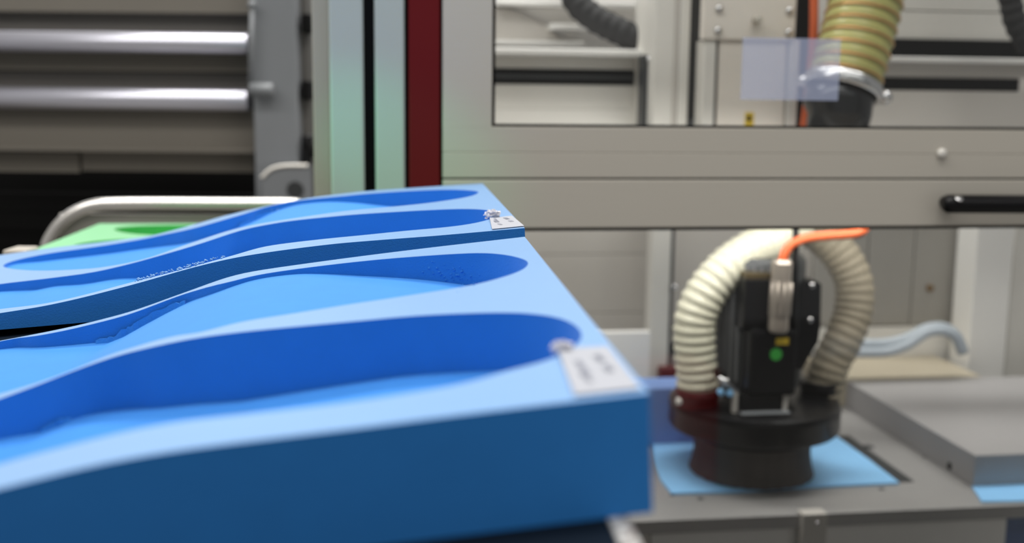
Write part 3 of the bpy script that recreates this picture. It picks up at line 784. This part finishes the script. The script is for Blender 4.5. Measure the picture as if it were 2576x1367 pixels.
# orange cables
oc = tube('orange_cable', resample(spline([mpt(2052, -330, ZB - 0.01), mpt(2049, -60, ZB - 0.01), mpt(2048, 0, ZB - 0.01), mpt(2047, 90, ZB - 0.01), mpt(2041, 170, ZB), mpt(2033, 240, ZB), mpt(2024, 310, ZB), mpt(2010, 400, ZB)], 10), 0.006), 0.0072, M['orange'], None, 14)
tag(oc, 'orange cable hanging straight down beside the yellow hose', 'cable')

# yellow-green extraction hose with clamp
yh = thing('extraction_hose', 'yellow-green ribbed extraction hose held by a bright steel clamp', 'hose', mpt(2160, 150, 0.30))
YB = 0.28
hpth = [mpt(2236, -330, YB + 0.075), mpt(2206, -130, YB + 0.047), mpt(2184, -20, YB + 0.028), mpt(2162, 70, YB + 0.015), mpt(2140, 150, YB + 0.004), mpt(2124, 205, YB - 0.003)]
hr = 0.0565
P_ = resample(spline(hpth, 24), 0.0024)
hz = tube('hose_body', P_, [hr * (1 + 0.022 * math.cos(2 * math.pi * i * 0.0024 / 0.0205)) for i in range(len(P_))], M['yhose'], yh, 36)
# wire helix on the hose
Q_ = resample(spline(hpth, 24), 0.0006); n = len(Q_); hp2 = []
for i in range(n):
    T = (Q_[min(i + 1, n - 1)] - Q_[max(i - 1, 0)]).normalized(); u = T.cross(Vector((0, 1, 0))).normalized(); v = T.cross(u)
    th = 2 * math.pi * i * 0.0006 / 0.0205
    hp2.append(Q_[i] + (u * math.cos(th) + v * math.sin(th)) * (hr * 1.012))
tube('wire_spiral', hp2, 0.0017, M['copper'], yh, 8, 'coppery wire spiral')
ax = (hpth[-2] - hpth[-1]).normalized(); cc = mpt(2120, 219, YB - 0.004)
# clamp ring
u = ax.cross(Vector((0, 1, 0))).normalized(); v = ax.cross(u)
bm = bmesh.new(); prof = [(0.0560, -0.010), (0.0610, -0.010), (0.0622, -0.005), (0.0622, 0.005), (0.0610, 0.010), (0.0560, 0.010)]; S_ = 48; rings = []
for r, z in prof: rings.append([bm.verts.new(cc + ax * z + (u * math.cos(2 * math.pi * k / S_) + v * math.sin(2 * math.pi * k / S_)) * r) for k in range(S_)])
for i in range(6):
    for k in range(S_): bm.faces.new((rings[i][k], rings[i][(k + 1) % S_], rings[(i + 1) % 6][(k + 1) % S_], rings[(i + 1) % 6][k]))
bmesh.ops.recalc_face_normals(bm, faces=bm.faces); clamp = finish('clamp_ring', bm, M['steel'], yh, True, 'bright steel hose clamp')
for px, py, r in ((2021, 203, 0.0085), (2228, 246, 0.0115)):
    c = mpt(px, py, YB - 0.02); bolt('clamp_bolt', c + MY * 0.012, -MY, r, 0.02, M['steel'], clamp)
    cyl('clamp_lug', c + MY * 0.010, (cc - c).normalized(), r * 0.7, 0.02, M['steel'], clamp, 12)
noz = [cc - ax * 0.005, cc - ax * 0.03, mpt(2112, 290, YB - 0.014), mpt(2098, 360, YB - 0.02)]
tube('black_outlet', noz, [0.054, 0.054, 0.049, 0.045], M['outlet'], yh, 36, 'glossy black outlet pipe')

# ------------------------------------------------------------------ table, slab, sheets
ZT = mp(1650, 1311, 0.14)[1]
tab = thing('machine_table', 'flat grey machining table behind the lower pane', 'machine table', mw(0.5, 0.5, ZT - 0.3))
aL = mp(1646, 1311, 0.14)[0]
abox('table_top', -0.10, 1.3, 0.14, 0.96, ZT - 0.022, ZT, M['table'], tab, 0.001)
abox('front_apron', aL, mp(2532, 1320, 0.152)[0], 0.152, 0.17, ZT - 0.30, ZT - 0.021, M['tabledark'], tab, 0.001, 'dark front apron')
mbox('front_post', 1575, 1652, 1306, 1700, 0.158, 0.20, M['panel'], tab, 0.001, 'pale post beside the front apron')
br = mbox('front_bracket', 2016, 2078, 1294, 1460, 0.128, 0.152, M['panel'], tab, 0.002, 'pale bracket on the table front')
bolt('bolt', mpt(2056, 1317, 0.128), -MY, 0.0035, 0.003, M['steel'], br)
abox('support', -0.05, 1.2, 0.3, 0.9, 0.0, ZT - 0.023, M['dark'], tab, 0)
def tpoly(name, pts, z0, z1, m, parent, label=None):
    bm = bmesh.new(); q = [on_z(x, y, z1) for x, y in pts]
    t_ = [bm.verts.new(p) for p in q]; b_ = [bm.verts.new(Vector((p.x, p.y, z0))) for p in q]; n = len(q)
    bm.faces.new(t_); bm.faces.new(b_[::-1])
    for i in range(n): bm.faces.new((t_[i], b_[i], b_[(i + 1) % n], t_[(i + 1) % n]))
    bmesh.ops.recalc_face_normals(bm, faces=bm.faces); return finish(name, bm, m, parent, label=label)
sh = tpoly('foam_sheet', [(1690, 1241), (1662, 1206), (1645, 1160), (1636, 1110), (1634, 1088), (1800, 1093), (2096, 1097), (2104, 1098), (2180, 1152), (2262, 1214), (2000, 1226), (1850, 1236)], ZT + 0.0002, ZT + 0.004, M['sheet'], None)
tag(sh, 'pale blue sheet on the table under the spindle', 'foam sheet')
st = tpoly('table_slot', [(2104, 1096), (2135, 1096), (2300, 1212), (2264, 1214)], ZT - 0.004, ZT + 0.0006, M['dark'], tab, 'dark slot in the table')
for x, y, r in ((2185, 1125, 0.0105), (1690, 1247, 0.004), (1762, 1256, 0.005), (2330, 1150, 0.007), (2218, 1231, 0.005)):
    p = on_z(x, y, ZT); cyl('table_hole', p - MZ * 0.003, MZ, r, 0.0036, M['dark'], tab, 16)
ca = mp(2500, 1320, 0.2)[0]
cr = thing('storage_crate', 'dark blue crate under the right end of the table', 'crate', mw(ca + 0.15, 0.24, ZT - 0.25))
abox('crate_body', ca, ca + 0.35, 0.185, 0.295, ZT - 0.27, ZT - 0.04, mat('navy_plastic', (0.05, 0.10, 0.24), 0.5, noise=0.08), cr, 0.004)
abox('crate_rim', ca - 0.004, ca + 0.354, 0.181, 0.299, ZT - 0.052, ZT - 0.035, mat('navy_plastic_rim', (0.07, 0.13, 0.28), 0.5, noise=0.08), cr, 0.003)
# raised slab on the right
a_s, b_s = on_table(2447, 1228, ZT); zS = mp(2434, 1147, b_s)[1]
b_r = on_table(2143, 958, zS)[1]
sl = thing('aluminium_slab', 'raised grey slab with a painted beige reflection at the right of the table', 'slab', mw(a_s + 0.2, b_s + 0.2, ZT))
abox('slab_body', a_s, a_s + 0.9, b_s, b_r, ZT + 0.0003, zS, M['slab'], sl, 0.0015)
b_r2 = on_table(2200, 897, zS)[1]
abox('reflection_strip', a_s - 0.01, a_s + 0.30, b_r + 0.001, b_r2, ZT + 0.0003, zS + 0.003, M['wall_reflection'], sl, 0.003, 'painted beige wall reflection')  # reflection of the wall on the slab, put in as a beige strip
cyl('slab_hole', mw(a_s - 0.0008, b_s + 0.075, ZT + 0.012), MX, 0.007, 0.001, M['black'], sl, 16)
s2 = tpoly('foam_sheet', [(2436, 1208), (2700, 1200), (2720, 1258), (2470, 1262)], ZT + 0.0002, ZT + 0.003, M['sheet'], None)
tag(s2, 'small blue sheet at the right edge in front of the raised slab', 'foam sheet')
# box coloured as the foam block reflected in the pane, behind the hood
OB = 0.50
oa0 = mp(1560, 1000, OB)[0]; oa1 = mp(1850, 1000, OB)[0]; oz = mp(1700, 977, OB)[1]
M['mirroring'] = mat('periwinkle_reflection', (0.16, 0.27, 0.55), 0.6, noise=0.06, nscale=30)
ob = abox('block_reflection', oa0, oa1, OB, OB + 0.08, ZT + 0.0003, oz, M['mirroring'], None, 0.002); ob.location = (0, 0, 0)
tag(ob, 'periwinkle box painted as the blue block reflection, behind the spindle hood', 'painted reflection')

# interior furniture behind the table
inn = 0.90
mbox('lower_sheet', 1180, 1634, 840, 983, 0.66, 0.68, M['white'], enc, 0.001, 'white lower sheet')
for y0, y1 in ((576, 639.5), (640.5, 788.5), (789.5, 842)): mbox('wall_panel', 1180, 1634, y0, y1, inn - 0.004, inn + 0.02, M['panel'], enc, 0.0015, 'grey wall panel')
cp = mbox('upright', 1637, 1684, 560, 975, inn - 0.12, inn - 0.08, M['alulight'], enc, 0.002, 'pale upright bar')
mbox('upright_edge', 1684, 1692, 560, 975, inn - 0.115, inn - 0.08, M['dark'], cp, 0)
bolt('bolt', mpt(1697, 722, inn - 0.13), -MY, 0.0055, 0.005, M['steel'], cp)
mbox('red_reflection_patch', 1660, 1704, 926, 976, inn - 0.14, inn - 0.11, M['maroon'], enc, 0.003, 'maroon patch painted as a red reflection')  # box added by the upright, coloured as the red reflection
mbox('wall_panel', 1692, 2052, 560, 860, inn + 0.02, inn + 0.04, M['panel'], enc, 0.001, 'grey wall panel')
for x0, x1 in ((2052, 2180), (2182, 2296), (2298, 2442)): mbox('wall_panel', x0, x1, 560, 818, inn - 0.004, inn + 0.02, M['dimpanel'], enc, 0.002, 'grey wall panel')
cyl('knob', mpt(2338, 725, inn - 0.004), -MY, 0.008, 0.008, mat('brown_knob', (0.16, 0.09, 0.03), 0.5, noise=0.1), enc, 16, 0.003, 'small brown knob')
mbox('lower_sheet', 2052, 2800, 818, 960, inn + 0.0, inn + 0.02, M['white'], enc, 0.001, 'white lower sheet')
mbox('side_column', 2446, 2540, 560, 960, inn - 0.10, inn - 0.02, M['white'], enc, 0.003, 'white side column')
mbox('side_panel', 2541, 2800, 560, 960, inn - 0.06, inn - 0.03, M['alulight'], enc, 0.002, 'pale side panel')
# air hoses at the back
ah = thing('air_hose', 'pair of blue-grey air hoses arching over the rear of the slab', 'hose', mpt(2300, 870, 0.72))
for k, (dy, db, r) in enumerate(((0, 0, 0.0125), (20, 0.02, 0.010))):
    q = [mpt(2080, 872 + dy, 0.72 - db), mpt(2160, 868 + dy, 0.72 - db), mpt(2230, 866 + dy, 0.72 - db), mpt(2285, 852 + dy * .8, 0.72 - db), mpt(2330, 829 + dy * .5, 0.72 - db), mpt(2372, 826 + dy * .4, 0.72 - db), mpt(2404, 846 + dy * .2, 0.72 - db), mpt(2424, 892, 0.72 - db)]
    tube('hose_length', resample(spline(q, 10), 0.006), r, M['bluehose'], ah, 16)

# lamp bar of the machine, behind the door rails
lb0 = mpt(1240, 470, 0.16); lb1 = mpt(2700, 470, 0.16)
lamp = thing('machine_lamp', 'slim lamp bar behind the door rails lighting the table', 'lamp', lb0)
mbox('lamp_housing', 1240, 2700, 430, 468, 0.14, 0.18, M['alulight'], lamp, 0.001)
ll = area('lamp_light', (lb0 + lb1) / 2 - MZ * 0.004, (lb1 - lb0).length, 0.03, 2.9, (lb0 + lb1) / 2 - MZ * 0.75 + MY * 0.9, (1.0, 0.97, 0.92))

# ------------------------------------------------------------------ spindle
SB = 0.34
sa = mp(1893, 1080, SB)[0]; sc = mw(sa, SB, 0)
sp = thing('spindle', 'black milling spindle with a round dust hood and brush skirt over the blue sheet', 'spindle', mw(sa, SB, ZT + 0.001))
def zat(px, py, b): return mp(px, py, b)[1]
rh = (mp(2098, 1060, SB)[0] - mp(1690, 1060, SB)[0]) / 2
zh0 = zat(1893, 1142, SB - rh); zh1 = zat(1893, 1078, SB - rh)
lathe_z('dust_hood', (sc.x, sc.y), [(rh * 0.30, zh1 + 0.012), (rh * 0.93, zh1 + 0.010), (rh * 0.985, zh1 + 0.006), (rh, zh1), (rh, zh1 - 0.004), (rh * 0.992, zh1 - 0.0055), (rh * 0.992, zh0 + 0.008), (rh * 0.97, zh0 + 0.003), (rh * 0.90, zh0), (rh * 0.3, zh0)], M['gloss'], sp, 64, 'round black dust hood')
rk = (mp(2036, 1160, SB)[0] - mp(1748, 1160, SB)[0]) / 2
lathe_z('skirt_ring', (sc.x, sc.y), [(rk * 0.5, zh0 + 0.001), (rk * 0.97, zh0 + 0.001), (rk * 0.985, zh0 - 0.014), (rk * 0.955, zh0 - 0.016), (rk * .5, zh0 - 0.016)], M['black'], sp, 48)
lathe_z('brush_skirt', (sc.x, sc.y), [(rk * 0.6, zh0 - 0.014), (rk * 0.96, zh0 - 0.014), (rk * 0.955, (zh0 + ZT) / 2), (rk * 0.99, ZT + 0.02), (rk * 1.03, ZT + 0.006)], M['brush'], sp, 72, 'dark brush skirt', wave=0.001)
# motor
rm = (mp(2012, 900, SB)[0] - mp(1806, 900, SB)[0]) / 2; ma = mp(1905, 900, SB)[0]; mc = mw(ma, SB, 0)
zm1 = zat(1900, 640, SB)
lathe_z('motor_body', (mc.x, mc.y), [(rm * .3, zm1), (rm * .92, zm1), (rm, zm1 - 0.008), (rm, zh1 + 0.04), (rm * 0.9, zh1 + 0.032), (rm * 0.72, zh1 + 0.03), (rm * 0.72, zh1 + 0.008), (rm * .3, zh1 + 0.008)], M['dark'], sp, 48, 'dark grey motor body')
for k in range(13):
    th = math.radians(178 + k * 9); d = MX * math.cos(th) + MY * math.sin(th); q = mc + d * (rm * 1.0); tq = MX * -math.sin(th) + MY * math.cos(th)
    bm = bmesh.new()
    f = lambda x, y, z: q + d * x + tq * y + MZ * z
    box_bm(bm, frame_box(f, -0.003, 0.0042, -0.0022, 0.0022, zh1 + 0.05, zm1 - 0.012), 0.0008)
    finish('cooling_fin', bm, M['fin'], sp)
mbox('black_housing', 1872, 2008, 700, 830, SB - rm - 0.012, SB, M['gloss'], sp, 0.004, 'glossy black housing')
mbox('brass_band', 1878, 1950, 688, 703, SB - rm - 0.011, SB - rm + 0.02, mat('brown_band', (0.07, 0.05, 0.02), 0.5, noise=0.1), sp, 0.001)
mbox('terminal_box', 1888, 2008, 828, 1000, SB - rm - 0.026, SB - 0.01, M['gloss'], sp, 0.008, 'black terminal box')
mbox('collar_block', 1862, 1982, 990, 1046, SB - rm - 0.02, SB, M['gloss'], sp, 0.006)
TBf = SB - rm - 0.0262
mbox('yellow_tag', 1952, 1984, 851, 868, TBf - 0.0006, TBf + 0.0004, M['yellow'], sp, 0, 'small yellow tag')
cyl('green_dot', mpt(1952, 892, TBf + 0.0004), -MY, 0.0098, 0.0012, M['greendot'], sp, 28, 0, 'round green dot')
# silver connector
k0 = mpt(1957, 836, SB - rm - 0.030); k1 = mpt(1968, 654, SB - rm - 0.030); dd = k1 - k0
M['nickel'] = mat('nickel_connector', (0.42, 0.37, 0.32), 0.34, metal=0.6, noise=0.05)
con = tube('connector', [k0 + dd * t for t in (0, .03, .05, .22, .24, .70, .72, .96, 1.0)], [0.0135, 0.0155, 0.0160, 0.0160, 0.0172, 0.0172, 0.0164, 0.0164, 0.0135], M['nickel'], sp, 14, 'silver cable connector', smooth=False)
for k in range(5):
    th = math.radians(200 + 35 * k); d = MX * math.cos(th) + MY * math.sin(th)
    tube('grip_rib', [k0 + dd * .25 + d * 0.0168, k0 + dd * .69 + d * 0.0168], 0.0016, M['nickel'], con, 8)
tube('slim_conduit', [mpt(1999, 845, SB - rm - 0.018), mpt(2000, 700, SB - rm - 0.018), mpt(2002, 570, SB - rm - 0.018)], 0.0055, M['gloss'], sp, 12)
oc2 = tube('orange_cable', resample(spline([k1 - dd * 0.03, mpt(1975, 636, SB - rm - 0.03), mpt(1992, 615, SB - rm - 0.03), mpt(2030, 600, SB - rm - 0.035), mpt(2080, 594, SB - rm - 0.045), mpt(2130, 591, SB - rm - 0.06), mpt(2165, 585, SB - rm - 0.07), mpt(2180, 560, SB - rm - 0.07), mpt(2184, 520, SB - rm - 0.07)], 12), 0.004), 0.0073, M['orange'], None, 14)
tag(oc2, 'orange cable bending right from the silver connector on the spindle', 'cable')
# right bracket, upper block with two screws and a slanted lower end
bm = bmesh.new(); ol = [(2016, 720), (2026, 708), (2052, 706), (2066, 716), (2064, 820), (2058, 862), (2040, 890), (2018, 930), (2000, 930), (2006, 840)]
BB = SB - rm + 0.005
f_ = [bm.verts.new(mpt(x, y, BB)) for x, y in ol]; b_ = [bm.verts.new(mpt(x, y, BB) + MY * 0.035) for x, y in ol]; n = len(ol)
bm.faces.new(f_); bm.faces.new(b_[::-1])
for i in range(n): bm.faces.new((f_[i], b_[i], b_[(i + 1) % n], f_[(i + 1) % n]))
bmesh.ops.recalc_face_normals(bm, faces=bm.faces); rbk = finish('side_bracket', bm, M['gloss'], sp, label='black side bracket')
for x, y in ((2042, 718), (2037, 805)): bolt('bolt', mpt(x, y, BB), -MY, 0.0050, 0.004, M['steel'], rbk)
# hose sockets, small fittings on the hood
def socket(px, py, b, r, m, label):
    a, z = mp(px, py, b); c = mw(a, b, 0); z = zh1 + 0.006
    return lathe_z('hose_socket', (c.x, c.y), [(r * .5, z + 0.030), (r, z + 0.030), (r * 1.06, z + 0.026), (r * 1.06, z + 0.018), (r, z + 0.015), (r, z), (r * .5, z)], m, sp, 32, label)
hl = mp(1755, 1010, SB - 0.03)
socket(1754, 1000, SB - 0.03, 0.0345, M['maroon'], 'hose socket painted with the red reflection')  # left socket takes its colour from the red reflection over the hood
socket(2062, 992, SB + 0.0, 0.033, M['gloss'], 'black hose socket')
sc2 = mpt(1702, 1010, SB - 0.04); cyl('clip_screw', sc2, MX, 0.006, 0.02, M['alulight'], sp, 12, 0.002, 'pale clip screw')
mbox('name_plate', 1866, 1990, 1040, 1058, SB - rm - 0.034, SB - rm - 0.02, M['mgrey'], sp, 0.002, 'pale plate on the hood')
for px, x0 in ((1850, 0), (1976, 1)): mbox('strut', px - 6, px + 7, 982, 1044, SB - rm - 0.022, SB - rm - 0.010, M['panel'], sp, 0.002, 'short metal strut')
tube('air_fitting', [mpt(1808, 950, SB - 0.09), mpt(1826, 966, SB - 0.09), mpt(1856, 984, SB - 0.09)], 0.0048, M['steel'], sp, 12, 'small steel fitting')
bolt('fitting_nut', mpt(1826, 960, SB - 0.095), -MY, 0.0055, 0.006, M['steel'], sp)
mbox('fitting_block', 1804, 1826, 938, 952, SB - 0.092, SB - 0.07, M['black'], sp, 0.002)
for x, y in ((1811, 986), (1834, 989)): cyl('blue_cap', mpt(x, y, SB - 0.088), -MY, 0.0055, 0.008, M['sheet'], sp, 14, 0.002, 'small blue cap')
bolt('fitting_nut', mpt(1986, 973, SB - 0.09), -MY, 0.0055, 0.006, M['steel'], sp)
# clear hoses
lh = [mpt(2010, 560, SB + 0.02), mpt(1958, 600, SB + 0.01), mpt(1894, 630, SB - 0.01), mpt(1828, 676, SB - 0.025), mpt(1778, 735, SB - 0.03), mpt(1750, 800, SB - 0.03), mpt(1748, 870, SB - 0.03), mpt(1753, 940, SB - 0.03), mpt(1754, 1008, SB - 0.03)]
h1 = ribbed('suction_hose', lh, 0.0335, 0.0155, 0.05, M['hose'], None, 30)
tag(h1, 'clear ribbed suction hose curving down at the left of the spindle', 'hose')
rh_ = [mpt(2015, 560, SB + 0.05), mpt(2075, 600, SB + 0.04), mpt(2120, 650, SB + 0.03), mpt(2148, 715, SB + 0.02), mpt(2145, 790, SB + 0.01), mpt(2118, 860, SB), mpt(2088, 920, SB), mpt(2066, 995, SB)]
h2 = ribbed('suction_hose', rh_, 0.0320, 0.0155, 0.04, M['hose2'], None, 30)
tag(h2, 'clouded ribbed suction hose curving down at the right of the spindle', 'hose')
# dark red pedestal on the floor beside the photographer, seen as a faint reflection in the lower pane
ped = thing('steel_pedestal', 'dark red steel pedestal, mirrored faintly in the lower pane left of the spindle', 'pedestal', (1.09, -0.42, 0))
wbox('cabinet_body', 0.985, 1.20, -0.52, -0.30, 0.03, 0.45, mat('red_enamel', (0.42, 0.025, 0.03), 0.45, noise=0.05), ped, 0.006)
wbox('plinth', 0.995, 1.19, -0.51, -0.31, 0.0, 0.03, M['black'], ped, 0.002)
wbox('drawer_front', 1.0, 1.185, -0.304, -0.294, 0.25, 0.43, mat('red_enamel_front', (0.45, 0.03, 0.03), 0.45, noise=0.05), ped, 0.003)
wbox('drawer_front', 1.0, 1.185, -0.304, -0.294, 0.05, 0.24, mat('red_enamel_front', (0.45, 0.03, 0.03), 0.45, noise=0.05), ped, 0.003)
bpy.context.view_layer.update()
